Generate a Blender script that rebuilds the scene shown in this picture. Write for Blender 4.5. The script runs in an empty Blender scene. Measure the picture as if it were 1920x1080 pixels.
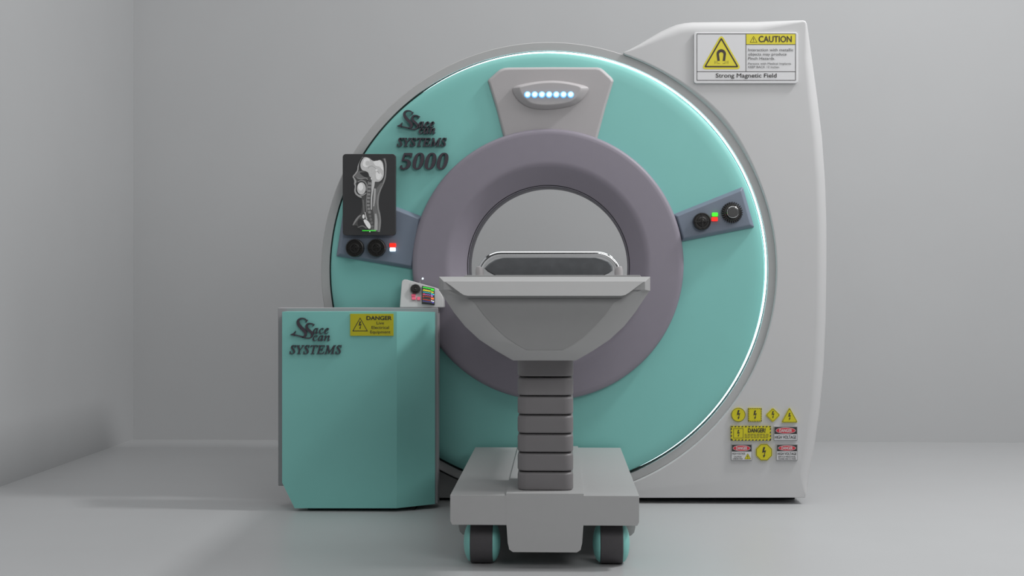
import bpy, bmesh, math
from mathutils import Vector, Matrix

sc = bpy.context.scene
COL = sc.collection
PI = math.pi
# ------------------------------------------------------------------ camera model (1920 x 1080)
F = 2667.0
YAW = math.atan(88.0 / F)
EYE = 0.9
cs, sn = math.cos(YAW), math.sin(YAW)

def at(px, py, Y):
    """point of the room at depth Y (or Y(px,py)) measured from photo coordinates"""
    if callable(Y):
        Y = Y(px, py)
    u = (px - 960.0) / F
    w = -(py - 540.0) / F
    d = Vector((cs * u - sn, sn * u + cs, w))
    k = Y / d.y
    return Vector((d.x * k, Y, EYE + d.z * k))

# ------------------------------------------------------------------ materials
def mat(name, col, rough=0.5, metal=0.0, emit=None, estr=0.0, noise=0.04, nscale=25.0, bump=0.0, spec=0.5):
    m = bpy.data.materials.new(name)
    m.use_nodes = True
    nt = m.node_tree
    b = nt.nodes["Principled BSDF"]
    b.inputs["Roughness"].default_value = rough
    b.inputs["Metallic"].default_value = metal
    b.inputs["Specular IOR Level"].default_value = spec
    if noise > 0:
        tc = nt.nodes.new("ShaderNodeTexCoord")
        n = nt.nodes.new("ShaderNodeTexNoise")
        n.inputs["Scale"].default_value = nscale
        n.inputs["Detail"].default_value = 3
        mx = nt.nodes.new("ShaderNodeMix")
        mx.data_type = "RGBA"
        mx.inputs[6].default_value = (*[c * (1 - noise) for c in col], 1)
        mx.inputs[7].default_value = (*[min(1, c * (1 + noise)) for c in col], 1)
        nt.links.new(tc.outputs["Object"], n.inputs["Vector"])
        nt.links.new(n.outputs["Fac"], mx.inputs[0])
        nt.links.new(mx.outputs[2], b.inputs["Base Color"])
        if bump > 0:
            bp = nt.nodes.new("ShaderNodeBump")
            bp.inputs["Strength"].default_value = bump
            bp.inputs["Distance"].default_value = 0.002
            nt.links.new(n.outputs["Fac"], bp.inputs["Height"])
            nt.links.new(bp.outputs["Normal"], b.inputs["Normal"])
    else:
        b.inputs["Base Color"].default_value = (*col, 1)
    if emit:
        b.inputs["Emission Color"].default_value = (*emit, 1)
        b.inputs["Emission Strength"].default_value = estr
    return m

def s2l(r, g, b):
    f = lambda c: (c / 255.0) / 12.92 if c <= 10 else ((c / 255.0 + 0.055) / 1.055) ** 2.4
    return (f(r), f(g), f(b))

M = {}
M["wall"] = mat("wall_paint", (0.470, 0.476, 0.482), 0.75, noise=0.02, nscale=3, spec=0.3)
M["floor"] = mat("floor_vinyl", (0.446, 0.452, 0.458), 0.36, noise=0.02, nscale=4, spec=0.5)
M["cover"] = mat("white_plastic", (0.549, 0.549, 0.553), 0.5, noise=0.015, nscale=8)
M["drum"] = mat("drum_plastic", (0.449, 0.449, 0.449), 0.7, noise=0.02)
M["teal"] = mat("teal_plastic", (0.225, 0.565, 0.521), 0.45, noise=0.02, nscale=10)
M["purple"] = mat("mauve_plastic", (0.252, 0.230, 0.274), 0.5, noise=0.03)
M["liner"] = mat("bore_liner_plastic", (0.324, 0.304, 0.365), 0.5, noise=0.03)
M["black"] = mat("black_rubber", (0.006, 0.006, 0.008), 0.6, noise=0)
M["housing"] = mat("housing_plastic", (0.436, 0.418, 0.424), 0.5, noise=0.02)
M["slate"] = mat("slate_plastic", (0.174, 0.210, 0.270), 0.42, noise=0.04)
M["table"] = mat("table_plastic", (0.387, 0.387, 0.387), 0.5, noise=0.02)
M["basegrey"] = mat("base_plastic", (0.44, 0.44, 0.44), 0.45, noise=0.02)
M["tabledark"] = mat("table_front_plastic", (0.304, 0.304, 0.304), 0.55, noise=0.03)
M["column"] = mat("column_plastic", (0.20, 0.19, 0.195), 0.5, noise=0.03)
M["tire"] = mat("tire_rubber", (0.075, 0.07, 0.075), 0.7, noise=0.1, nscale=60)
M["letter"] = mat("letter_plastic", (0.055, 0.045, 0.058), 0.4, noise=0.0)
M["knob"] = mat("knob_black", (0.012, 0.011, 0.010), 0.35, noise=0.2, nscale=90)
M["knobgrey"] = mat("knob_cap", (0.05, 0.05, 0.05), 0.4, noise=0.1, nscale=60)
M["chrome"] = mat("chrome_metal", (0.72, 0.73, 0.74), 0.12, 1.0, noise=0)
M["pillow"] = mat("cushion_vinyl", (0.10, 0.105, 0.112), 0.6, noise=0.25, nscale=30, bump=0.2)
M["trim"] = mat("cabinet_trim", (0.350, 0.336, 0.350), 0.55, noise=0.04)
M["console"] = mat("console_plastic", (0.473, 0.473, 0.473), 0.5, noise=0.02)
M["ring"] = mat("led_ring", (0.8, 0.9, 0.95), 0.5, emit=(0.70, 0.96, 1.0), estr=3.4, noise=0)
M["red"] = mat("red_light", (0.8, 0.02, 0.01), 0.4, emit=(1.0, 0.02, 0.01), estr=0.9, noise=0)
M["green"] = mat("green_light", (0.05, 0.7, 0.03), 0.4, emit=(0.06, 0.85, 0.02), estr=0.8, noise=0)
M["white_l"] = mat("white_light", (0.8, 0.9, 1.0), 0.4, emit=(0.72, 0.9, 1.0), estr=1.0, noise=0)
M["pink"] = mat("pink_button", (0.72, 0.12, 0.20), 0.4, emit=(1, 0.1, 0.2), estr=0.12, noise=0)
M["yellow"] = mat("sign_yellow", s2l(205, 195, 25), 0.5, noise=0)
M["yellowd"] = mat("sign_yellow_olive", (0.50, 0.46, 0.01), 0.5, noise=0)
M["yellows"] = mat("sign_yellow_bright", (0.72, 0.63, 0.035), 0.5, noise=0)
M["signwhite"] = mat("sign_white", (0.68, 0.68, 0.69), 0.45, noise=0)
M["stickwhite"] = mat("sticker_white", (0.62, 0.62, 0.63), 0.5, noise=0)
M["ink"] = mat("ink_black", (0.03, 0.026, 0.024), 0.6, noise=0)
M["inkb"] = mat("ink_brown", (0.05, 0.035, 0.03), 0.6, noise=0)
M["inkg"] = mat("ink_grey", (0.13, 0.13, 0.13), 0.6, noise=0)
M["stickred"] = mat("sticker_red", (0.60, 0.03, 0.05), 0.5, noise=0)
M["screen"] = mat("screen_black", (0.028, 0.028, 0.029), 0.5, noise=0, emit=(0.9, 0.9, 1.0), estr=0.005)
for k, g in {"g70": 70, "g95": 95, "g120": 120, "g150": 150, "g175": 175, "g205": 205}.items():
    c = s2l(g, g, g)[0]
    M[k] = mat("scan_grey_" + k[1:], (c * 0.6,) * 3, 0.5, noise=0.25, nscale=160, emit=(c, c, c), estr=0.55)
    # scan film glows faintly, with a fine procedural mottling
def glow(name, col, s=0.8):
    return mat(name, tuple(c * 0.5 for c in col), 0.5, noise=0, emit=col, estr=s)
M["lg"] = glow("trace_green", (0.03, 0.75, 0.03)); M["ly"] = glow("trace_yellow", (0.7, 0.6, 0.03))
M["lc"] = glow("trace_cyan", (0.05, 0.55, 0.7)); M["lm"] = glow("trace_magenta", (0.7, 0.15, 0.7))
M["lr"] = glow("trace_red", (0.7, 0.05, 0.03)); M["lw"] = glow("trace_white", (0.8, 0.8, 0.8))
M["lb"] = glow("trace_blue", (0.12, 0.1, 0.55), .6); M["lo"] = glow("trace_orange", (0.8, 0.16, 0.04))

def led_mat():
    m = bpy.data.materials.new("led_blue_white")
    m.use_nodes = True
    nt = m.node_tree
    b = nt.nodes["Principled BSDF"]
    tc = nt.nodes.new("ShaderNodeTexCoord")
    ln = nt.nodes.new("ShaderNodeVectorMath"); ln.operation = "LENGTH"
    mp = nt.nodes.new("ShaderNodeMapping"); mp.inputs["Scale"].default_value = (1, 0, 1)
    cr = nt.nodes.new("ShaderNodeValToRGB")
    cr.color_ramp.elements[0].position = 0.0045; cr.color_ramp.elements[0].color = (1.0, 1.25, 1.3, 1)
    cr.color_ramp.elements[1].position = 0.0115; cr.color_ramp.elements[1].color = (0.06, 0.36, 0.95, 1)  # blue edge paints the glow halo round each lamp
    nt.links.new(tc.outputs["Object"], mp.inputs["Vector"])
    nt.links.new(mp.outputs["Vector"], ln.inputs[0])
    nt.links.new(ln.outputs["Value"], cr.inputs["Fac"])
    nt.links.new(cr.outputs["Color"], b.inputs["Emission Color"])
    b.inputs["Emission Strength"].default_value = 1.15
    b.inputs["Base Color"].default_value = (0.3, 0.5, 0.7, 1)
    return m
M["led"] = led_mat()

# ------------------------------------------------------------------ object helpers
ORG = {}

def thing(name, label, cat, loc, group=None):
    o = bpy.data.objects.new(name, None)
    COL.objects.link(o)
    o.location = loc
    o.empty_display_size = 0.1
    o["label"] = label
    o["category"] = cat
    if group:
        o["group"] = group
    ORG[o.name] = Vector(loc)
    return o

def obj(name, bm, mats, parent=None, origin=None, bevel=0.0, seg=3, angle=35, label=None, wn=True):
    """link a bmesh given in room coordinates as ONE mesh object"""
    me = bpy.data.meshes.new(name)
    porg = ORG[parent.name] if parent else Vector((0, 0, 0))
    if origin is None:
        if bm.verts:
            xs = [v.co for v in bm.verts]
            origin = Vector(((min(v.x for v in xs) + max(v.x for v in xs)) / 2,
                             (min(v.y for v in xs) + max(v.y for v in xs)) / 2,
                             (min(v.z for v in xs) + max(v.z for v in xs)) / 2))
        else:
            origin = porg
    origin = Vector(origin)
    bmesh.ops.translate(bm, verts=bm.verts, vec=-origin)
    for f in bm.faces:
        f.smooth = True
    bm.to_mesh(me)
    bm.free()
    me.set_sharp_from_angle(angle=math.radians(angle))
    for m in (mats if isinstance(mats, (list, tuple)) else [mats]):
        me.materials.append(M[m] if isinstance(m, str) else m)
    o = bpy.data.objects.new(name, me)
    COL.objects.link(o)
    if parent:
        o.parent = parent
    o.location = origin - porg
    ORG[o.name] = origin
    if bevel > 0:
        md = o.modifiers.new("bevel", "BEVEL")
        md.width = bevel; md.segments = seg; md.limit_method = "ANGLE"
        md.angle_limit = math.radians(30); md.harden_normals = False
    if wn:
        md = o.modifiers.new("wn", "WEIGHTED_NORMAL"); md.keep_sharp = bevel == 0
        if bevel > 0:
            for e in me.edges:
                e.use_edge_sharp = False
    if label:
        o["label"] = label
    return o

def tag(o, label, cat, group=None):
    o["label"] = label; o["category"] = cat
    if group:
        o["group"] = group
    return o

def poly_prism(bm, front, back, mi=0):
    """front/back: lists of world points, clockwise or not; caps + sides"""
    n = len(front)
    a = [bm.verts.new(p) for p in front]
    b = [bm.verts.new(p) for p in back]
    fs = [bm.faces.new(a), bm.faces.new(b[::-1])]
    for i in range(n):
        j = (i + 1) % n
        fs.append(bm.faces.new((a[j], a[i], b[i], b[j])))
    for f in fs:
        f.material_index = mi
    bmesh.ops.recalc_face_normals(bm, faces=fs)
    return fs

def prism(bm, pts, Y, depth, mi=0):
    fr = [at(x, y, Y) for x, y in pts]
    bk = [p + Vector((0, depth, 0)) for p in fr]
    return poly_prism(bm, fr, bk, mi)

def taper(bm, inner, Yi, outer, Yo, Yb, mi=0):
    """plate whose front face 'inner' (at Yi) slopes back to outline 'outer' (at Yo), then runs straight to Yb"""
    A = [at(x, y, Yi) for x, y in inner]
    B = [at(x, y, Yo) for x, y in outer]
    C = [Vector((p.x, Yb, p.z)) for p in B]
    return loft(bm, [A, B, C], mi)

def loft(bm, rings, mi=0, caps=True, closed=True):
    vs = [[bm.verts.new(p) for p in r] for r in rings]
    n = len(rings[0])
    fs = []
    for r in range(len(vs) - 1):
        for i in range(n if closed else n - 1):
            j = (i + 1) % n
            fs.append(bm.faces.new((vs[r][i], vs[r][j], vs[r + 1][j], vs[r + 1][i])))
    if caps:
        fs.append(bm.faces.new(vs[0]))
        fs.append(bm.faces.new(vs[-1][::-1]))
    for f in fs:
        f.material_index = mi
    bmesh.ops.recalc_face_normals(bm, faces=fs)
    return fs

def box(bm, x0, x1, y0, y1, z0, z1, mi=0):
    fr = [Vector(p) for p in ((x0, y0, z0), (x1, y0, z0), (x1, y0, z1), (x0, y0, z1))]
    return poly_prism(bm, fr, [p + Vector((0, y1 - y0, 0)) for p in fr], mi)

def lathe(bm, c, prof, axis="Y", n=96, mi=0, closed=False):
    """revolve profile [(r, t)] round an axis through c; t runs along the axis from c"""
    rings = []
    for r, t in prof:
        ring = []
        for i in range(n):
            a = 2 * PI * i / n
            if axis == "Y":
                p = Vector((c[0] + r * math.cos(a), c[1] + t, c[2] + r * math.sin(a)))
            elif axis == "X":
                p = Vector((c[0] + t, c[1] + r * math.cos(a), c[2] + r * math.sin(a)))
            else:
                p = Vector((c[0] + r * math.cos(a), c[1] + r * math.sin(a), c[2] + t))
            ring.append(p)
        rings.append(ring)
    if closed:
        rings.append(rings[0])
    vs = []
    for k, ring in enumerate(rings):
        if closed and k == len(rings) - 1:
            vs.append(vs[0]); break
        if prof[k][0] < 1e-6:
            v = bm.verts.new(ring[0]); vs.append([v] * n)
        else:
            vs.append([bm.verts.new(p) for p in ring])
    fs = []
    for k in range(len(vs) - 1):
        for i in range(n):
            j = (i + 1) % n
            q = [vs[k][i], vs[k][j], vs[k + 1][j], vs[k + 1][i]]
            u = []
            for v in q:
                if v not in u:
                    u.append(v)
            if len(u) >= 3:
                fs.append(bm.faces.new(u))
    for f in fs:
        f.material_index = mi
    bmesh.ops.recalc_face_normals(bm, faces=fs)
    return fs

def tube(bm, pts, r, n=16, mi=0, caps=True):
    pts = [Vector(p) for p in pts]
    rings = []
    up = Vector((0, 1, 0))
    for i, p in enumerate(pts):
        t = (pts[min(i + 1, len(pts) - 1)] - pts[max(i - 1, 0)]).normalized()
        u = up if abs(t.dot(up)) < 0.95 else Vector((1, 0, 0))
        a = t.cross(u).normalized(); b = a.cross(t).normalized()
        rr = r[i] if isinstance(r, (list, tuple)) else r
        rings.append([p + (a * math.cos(2 * PI * k / n) + b * math.sin(2 * PI * k / n)) * rr for k in range(n)])
    return loft(bm, rings, mi, caps)

# -------- 2-D outlines in photo pixels
def rrect(x0, y0, x1, y1, r, n=6):
    out = []
    for cx, cy, a0 in ((x1 - r, y0 + r, -90), (x1 - r, y1 - r, 0), (x0 + r, y1 - r, 90), (x0 + r, y0 + r, 180)):
        for k in range(n + 1):
            a = math.radians(a0 + 90 * k / n)
            out.append((cx + r * math.cos(a), cy + r * math.sin(a)))
    return out

def circ(cx, cy, r, n=40, ry=None):
    return [(cx + r * math.cos(2 * PI * i / n), cy + (ry or r) * math.sin(2 * PI * i / n)) for i in range(n)]

def arc(cx, cy, r, a0, a1, n):
    return [(cx + r * math.cos(math.radians(a0 + (a1 - a0) * i / n)), cy + r * math.sin(math.radians(a0 + (a1 - a0) * i / n))) for i in range(n + 1)]

def band(outer, inner):
    n = len(outer)
    return [[outer[i], outer[(i + 1) % n], inner[(i + 1) % n], inner[i]] for i in range(n)]

def scale_poly(p, k):
    cx = sum(x for x, y in p) / len(p); cy = sum(y for x, y in p) / len(p)
    return [(cx + (x - cx) * k, cy + (y - cy) * k) for x, y in p]

def round_poly(p, r, n=4):
    out = []
    m = len(p)
    for i in range(m):
        a, b, c = Vector(p[i - 1]), Vector(p[i]), Vector(p[(i + 1) % m])
        u = (a - b); v = (c - b)
        d = min(r, u.length * 0.45, v.length * 0.45)
        s = b + u.normalized() * d; e = b + v.normalized() * d
        for k in range(n + 1):
            t = k / n
            q = s * (1 - t) ** 2 + b * 2 * t * (1 - t) + e * t * t
            out.append((q.x, q.y))
    return out

def line(p, q, w):
    a, b = Vector(p), Vector(q)
    t = (b - a).normalized() * (w / 2); nrm = Vector((-t.y, t.x))
    return [tuple(a + nrm), tuple(b + nrm), tuple(b - nrm), tuple(a - nrm)]

def catmull(pts, n=8):
    out = []
    P = [Vector(p) for p in pts]
    for i in range(len(P) - 1):
        p0 = P[max(i - 1, 0)]; p1 = P[i]; p2 = P[i + 1]; p3 = P[min(i + 2, len(P) - 1)]
        for k in range(n):
            t = k / n
            out.append(0.5 * ((2 * p1) + (p2 - p0) * t + (2 * p0 - 5 * p1 + 4 * p2 - p3) * t * t + (3 * p1 - p0 - 3 * p2 + p3) * t ** 3))
    out.append(P[-1])
    return out

def smooth(p, n=4):
    P = [Vector(q[:2]) for q in p]; m = len(P); out = []
    for i in range(m):
        p0, p1, p2, p3 = P[i - 1], P[i], P[(i + 1) % m], P[(i + 2) % m]
        for k in range(n):
            t = k / n
            q = 0.5 * ((2 * p1) + (p2 - p0) * t + (2 * p0 - 5 * p1 + 4 * p2 - p3) * t * t + (3 * p1 - p0 - 3 * p2 + p3) * t ** 3)
            out.append((q.x, q.y))
    return out

def stroke(pts, n=8):
    """pts: (x, y, width) -> list of quads along a smooth variable-width stroke"""
    c = catmull([Vector(p) for p in pts], n)
    L = []
    for i, p in enumerate(c):
        a = c[max(i - 1, 0)]; b = c[min(i + 1, len(c) - 1)]
        t = Vector((b.x - a.x, b.y - a.y)).normalized(); nr = Vector((-t.y, t.x)) * (p.z / 2)
        L.append(((p.x + nr.x, p.y + nr.y), (p.x - nr.x, p.y - nr.y)))
    return L

def stroke_poly(pts, n=8):
    L = stroke(pts, n)
    return [a for a, b in L] + [b for a, b in L[::-1]]

def flat(bm, polys, Y, mi=0):
    """flat faces in the plane at depth Y"""
    for p in polys:
        vs = [bm.verts.new(at(x, y, Y)) for x, y in p]
        f = bm.faces.new(vs)
        f.material_index = mi
        f.normal_update()
        if f.normal.y > 0:
            f.normal_flip()

_cap = {}
def text_bm(bm, s, x0, x1, ybase, cap, Y, depth=0.0, bold=0.0, shear=0.0, mi=0, ref="H", fit=True):
    """lettering: baseline at ybase, capitals cap px tall, fitted between x0 and x1"""
    def mk(body):
        c = bpy.data.curves.new("t", "FONT"); c.body = body
        c.offset = bold; c.resolution_u = 5
        o = bpy.data.objects.new("t", c); COL.objects.link(o)
        dg = bpy.context.evaluated_depsgraph_get()
        me = bpy.data.meshes.new_from_object(o.evaluated_get(dg))
        bpy.data.objects.remove(o); bpy.data.curves.remove(c)
        return me
    if ref not in _cap:
        me = mk(ref); _cap[ref] = max(v.co.y for v in me.vertices); bpy.data.meshes.remove(me)
    me = mk(s)
    ch = _cap[ref]
    xs = [v.co.x + shear * v.co.y for v in me.vertices]
    lo, hi = min(xs), max(xs)
    tb = bmesh.new(); tb.from_mesh(me); bpy.data.meshes.remove(me)
    for v in tb.verts:
        x = x0 + (v.co.x + shear * v.co.y - lo) / (hi - lo) * (x1 - x0)
        y = ybase - v.co.y / ch * cap
        v.co = at(x, y, Y)
    bmesh.ops.remove_doubles(tb, verts=tb.verts, dist=1e-6)
    for f in tb.faces:
        f.normal_update()
        if f.normal.y > 0:
            f.normal_flip()
    if depth > 0:
        r = bmesh.ops.extrude_face_region(tb, geom=tb.faces[:])
        vs = [e for e in r["geom"] if isinstance(e, bmesh.types.BMVert)]
        # the copy becomes the front; push the originals back
        bmesh.ops.translate(tb, verts=[v for v in tb.verts if v not in set(vs)], vec=(0, depth, 0))
        bmesh.ops.recalc_face_normals(tb, faces=tb.faces)
    t2 = bpy.data.meshes.new("t2"); tb.to_mesh(t2); tb.free()
    n0 = len(bm.faces)
    bm.from_mesh(t2); bpy.data.meshes.remove(t2)
    bm.faces.ensure_lookup_table()
    for f in bm.faces[n0:]:
        f.material_index = mi

def text(name, s, x0, x1, ybase, cap, Y, mats, parent, **k):
    bm = bmesh.new()
    b = k.pop("bold", 0.0) * cap * 1.5          # heavier weight: overlaid copies, a hair apart
    for i, (dx, dy) in enumerate(((0, 0), (-b, 0), (b, 0), (0, -b * .7), (0, b * .7)) if b > 0 else ((0, 0),)):
        text_bm(bm, s, x0 + b + dx, x1 - b + dx, ybase + dy, cap, Y - .00004 * i, **k)
    return obj(name, bm, mats, parent, wn=False)

BOLT = [(-.06, 1), (.13, 1), (.0, .64), (.2, .70), (.06, .25), (.14, .27), (.0, 0), (-.1, .22), (-.01, .235), (.08, .54), (-.17, .46)]
def bolt(cx, cy, h):
    return [(cx + x * h, cy + h / 2 - y * h) for x, y in BOLT]

# ================================================================== the room
YW = 8.38
XL = at(250, 826, YW).x
bm = bmesh.new(); box(bm, XL - 0.15, 9.0, -1.5, YW + 0.15, -0.12, 0.0)
o = obj("floor", bm, "floor", wn=False); o["kind"] = "structure"
bm = bmesh.new(); box(bm, XL, 9.0, YW, YW + 0.15, 0.0, 3.6)
o = obj("wall_back", bm, "wall", wn=False); o["kind"] = "structure"
bm = bmesh.new(); box(bm, XL - 0.15, XL, -1.5, YW + 0.15, 0.0, 3.6)
o = obj("wall_left", bm, "wall", wn=False); o["kind"] = "structure"

# ================================================================== the scanner
YG = 5.97
gc = at(1027, 506, YG)
S = YG / F           # metres per pixel at the scanner's face
scan = thing("medical_scanner", "large ring-shaped teal and grey medical scanner with round bore and glowing rim light", "scanner", (gc.x, 6.2, 0))
YB = 7.0
# drum: grey cylinder body
bm = bmesh.new()
lathe(bm, (gc.x, 0, gc.z), [(0.352, 6.03), (411 * S, 6.03), (411 * S, 5.966), (425.5 * S, 5.966), (426.7 * S, 5.969), (427 * S, 5.976), (427 * S, YB - .03), (424 * S, YB), (0.425, YB)], n=192)
obj("drum", bm, "drum", scan)
# side cover with concave cut
YC = 5.952
def cover():
    cx, cy, r = 1027, 506, 428.5
    a_tip = math.degrees(math.atan2(100 - 506, 1172 - 1027))
    a_end = math.degrees(math.atan2(1, 0)) - 10
    inner = arc(cx, cy, r, a_end, a_tip, 90)          # from the bottom up to the tip
    outer_raw = [(1169, 98), (1180, 92.5), (1200, 81), (1220, 68), (1238, 57), (1256, 48), (1270, 42.5), (1285, 39.5), (1300, 38), (1340, 37.6), (1420, 37.2), (1490, 37),
                 (1506, 37.2), (1511, 39), (1514, 44), (1518, 66), (1525, 106), (1536, 180), (1545, 255), (1551, 340), (1553.5, 420), (1553.5, 500),
                 (1552, 600), (1548, 690), (1541, 765), (1531, 836), (1521, 891), (1514.5, 924), (1510, 933.4)]
    bottom = [(1100, 933.4)]
    bm = bmesh.new()
    pts = inner + outer_raw + bottom
    n_in = len(inner)
    fr = [at(x, y, YC) for x, y in pts]
    # front profile in steps: the outer rim is softly rounded, the inner rim only a little
    P2 = [Vector((p.x, p.z)) for p in fr]
    n = len(P2)
    nrm = []
    for i in range(n):
        a, b, c = P2[i - 1], P2[i], P2[(i + 1) % n]
        t = ((b - a).normalized() + (c - b).normalized())
        t = t.normalized() if t.length > 1e-6 else (c - b).normalized()
        nrm.append(Vector((t.y, -t.x)))
    area = sum(P2[i].x * P2[(i + 1) % n].y - P2[(i + 1) % n].x * P2[i].y for i in range(n))
    sgn = -1 if area > 0 else 1     # points inward
    tip = P2[n_in]
    cor = Vector((at(1511, 38, YC).x, at(1511, 38, YC).z))
    W = []
    for i in range(n):
        dt = (P2[i] - tip).length; dk = (P2[i] - cor).length
        if i == 0 or i == n - 1: w = 0.0
        elif i < n_in:
            k = i / n_in
            w = 0.007 + 0.016 * math.exp(-((k - 0.80) / 0.09) ** 2) if k > .1 else 0.007 * k / .1
            w = min(w, 0.003 + .22 * dt)
        elif i >= n - 2: w = 0.004
        else:
            w = min(0.05, 0.004 + .22 * dt, .009 + .2 * dk, .004 + .5 * (P2[i].y - 0.02))
        W.append(w)
    rings = []
    for k in range(7):
        a = PI / 2 * k / 6
        ins = 1 - math.sin(a); dep = 1 - math.cos(a)
        ring = []
        for i in range(n):
            d = nrm[i] * sgn * W[i] * ins
            ring.append(Vector((P2[i].x + d.x, YC + W[i] * dep, P2[i].y + d.y)))
        rings.append(ring)
    rings.append([Vector((p.x, YB - .02, p.y)) for p in P2])
    loft(bm, rings)
    return obj("side_cover", bm, "cover", scan, angle=50)
cover()
# foot under the drum on the left
bm = bmesh.new()
ft = arc(1027, 506, 428.5, 100, 140, 30)
prism(bm, [(p[0], p[1]) for p in ft] + [(ft[-1][0], 933.4), (ft[0][0], 933.4)], 6.01, 0.95)
obj("drum_foot", bm, "drum", scan)
# teal front disc
dc = at(1025, 506, YG)
bm = bmesh.new()
R = 406.5 * S
pr = [(0.46, 6.029), (0.46, 5.942), (R - 0.07, 5.942), (R - 0.045, 5.9432), (R - 0.025, 5.946), (R - 0.010, 5.952), (R - 0.003, 5.960), (R, 5.970), (R, 6.029)]
lathe(bm, (dc.x, 0, dc.z), pr, n=192)
obj("front_disc", bm, "teal", scan)
# light ring in the groove
rc = at(1028.8, 503.8, YG)
bm = bmesh.new()
rm = 405.2 * S; rt = 1.65 * S
lathe(bm, (rc.x, 5.970, rc.z), [(rm + rt * math.cos(2 * PI * k / 12), rt * math.sin(2 * PI * k / 12)) for k in range(12)], n=256, closed=True)
obj("light_ring", bm, "ring", scan, label="glowing white rim light")
# mauve bore ring
YR = 5.90
bc = at(1026.5, 496, YR)
SR = YR / F
bm = bmesh.new()
R = 255.5 * SR; rb = 186 * SR
lc = at(1028, 499.5, 5.953)
ri = 152.4 * 5.953 / F
pr = [(ri, 6.00, 1), (ri, 5.956, 1), (ri + .0015, 5.953, 1), (rb - 0.014, 5.9115, 0), (rb - 0.008, 5.907, 0), (rb, 5.9025, 0), (rb + 0.010, 5.9005, 0), (rb + .02, 5.90, 0), (R - 0.026, 5.90, 0), (R - 0.014, 5.9015, 0), (R - 0.006, 5.906, 0), (R - 0.0015, 5.914, 0), (R, 5.925, 0), (R, 6.00, 0)]
rings = []
for r, y, q in pr:
    cx_ = bc.x * (1 - q) + lc.x * q; cz_ = bc.z * (1 - q) + lc.z * q
    rings.append([Vector((cx_ + r * math.cos(2 * PI * i / 160), y, cz_ + r * math.sin(2 * PI * i / 160))) for i in range(160)])
loft(bm, rings, caps=False)
obj("bore_ring", bm, "purple", scan)
# dark seam and liner of the bore
bm = bmesh.new()
a0 = 153.4 * 5.96 / F; a1 = 150.8 * 5.96 / F
lathe(bm, (lc.x, 0, lc.z), [(a0 + .004, 5.957), (a1, 5.957), (a1, 6.03), (a0 + .004, 6.03)], n=128, closed=True)
obj("bore_seam", bm, "black", scan)
bm = bmesh.new()
l2 = at(1030, 501.3, YB)
n = 128
prof = [(a1, 5.956), (a1 - .001, 5.955), (a1 - 0.002, 5.956)]
rings = []
for r, y in prof:
    rings.append([Vector((lc.x + r * math.cos(2 * PI * i / n), y, lc.z + r * math.sin(2 * PI * i / n))) for i in range(n)])
r2 = 145.6 * YB / F
for r, y in ((r2, YB - .01), (r2 + .012, YB - .01)):
    rings.append([Vector((l2.x + r * math.cos(2 * PI * i / n), y, l2.z + r * math.sin(2 * PI * i / n))) for i in range(n)])
rings.append([Vector((lc.x + a1 * math.cos(2 * PI * i / n), 6.03, lc.z + a1 * math.sin(2 * PI * i / n))) for i in range(n)])
rings.append(rings[0])
loft(bm, rings, caps=False)
bmesh.ops.remove_doubles(bm, verts=bm.verts, dist=1e-6)
obj("bore_liner", bm, "liner", scan)

# top housing with light bump and seven LEDs
YH = 5.925
hp = [(914, 151), (918, 146.5), (932, 134), (938, 129.5), (945, 127.2), (953, 126.3), (1036, 125.6), (1120, 126), (1127, 127.5), (1133, 132), (1147, 145), (1151, 151), (1136, 200), (1117, 272), (1033, 262), (948, 274), (930, 203)]
bm = bmesh.new()
ins = [(1033 + (x - 1033) * 0.97, 187 + (y - 187) * 0.95) for x, y in hp]
taper(bm, ins, YH, hp, YH + .013, 5.98)
hous = obj("top_housing", bm, "housing", scan, angle=60, bevel=0.005)
lens_o = [(961, 166), (969, 160.5), (990, 155.5), (1012, 152.3), (1035, 151.2), (1058, 152.6), (1080, 156.5), (1099, 161.5), (1104, 167), (1097, 180), (1086, 191), (1066, 199.5), (1024, 205), (993, 201), (974, 190), (964, 177)]
lens_i = [(974, 164), (981, 161.5), (995, 158.3), (1013, 155.4), (1034, 154.2), (1055, 155.4), (1073, 158.4), (1086, 162), (1089, 167), (1085, 176), (1077, 186), (1060, 193.5), (1026, 197), (1000, 194.5), (986, 186), (978, 176)]
bm = bmesh.new()
lens_i, lens_o = smooth(lens_i, 3), smooth(lens_o, 3)
taper(bm, lens_i, YH - .035, lens_o, YH - .008, YH + .004)
obj("light_bump", bm, "housing", hous, bevel=0.004, angle=60)
for i in range(7):
    c = at(988.9 + 13.48 * i, 177.6, YH - .036)
    bm = bmesh.new()
    r = 6.2 * YH / F
    lathe(bm, (c.x, c.y, c.z), [(0, -.006), (r * .45, -.0055), (r * .8, -.0035), (r, 0), (r, .003)], n=24)
    obj("led_lamp", bm, "led", hous, origin=(c.x, c.y, c.z))

# control panels either side of the bore
YP = 5.912
def panel(outline, k, name="control_panel"):
    bm = bmesh.new()
    cx = sum(p[0] for p in outline) / len(outline); cy = sum(p[1] for p in outline) / len(outline)
    inner = []
    for i, p in enumerate(outline):
        a, b, c = Vector(outline[i - 1]), Vector(p), Vector(outline[(i + 1) % len(outline)])
        u = (a - b).normalized(); v = (c - b).normalized()
        w = (u + v).normalized() * k / max(0.3, abs(u.x * v.y - u.y * v.x)) * 1.0
        inner.append((b.x + w.x, b.y + w.y))
    taper(bm, inner, YP, outline, YP + .020, 5.97)
    return obj(name, bm, "slate", scan, bevel=0.004, angle=50)
pr_ = panel([(1262, 402), (1393, 350), (1414.5, 426), (1278, 453)], 8)
pl_ = panel([(792, 406), (650, 352), (630.5, 480.5), (775, 505)], 8)

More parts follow.
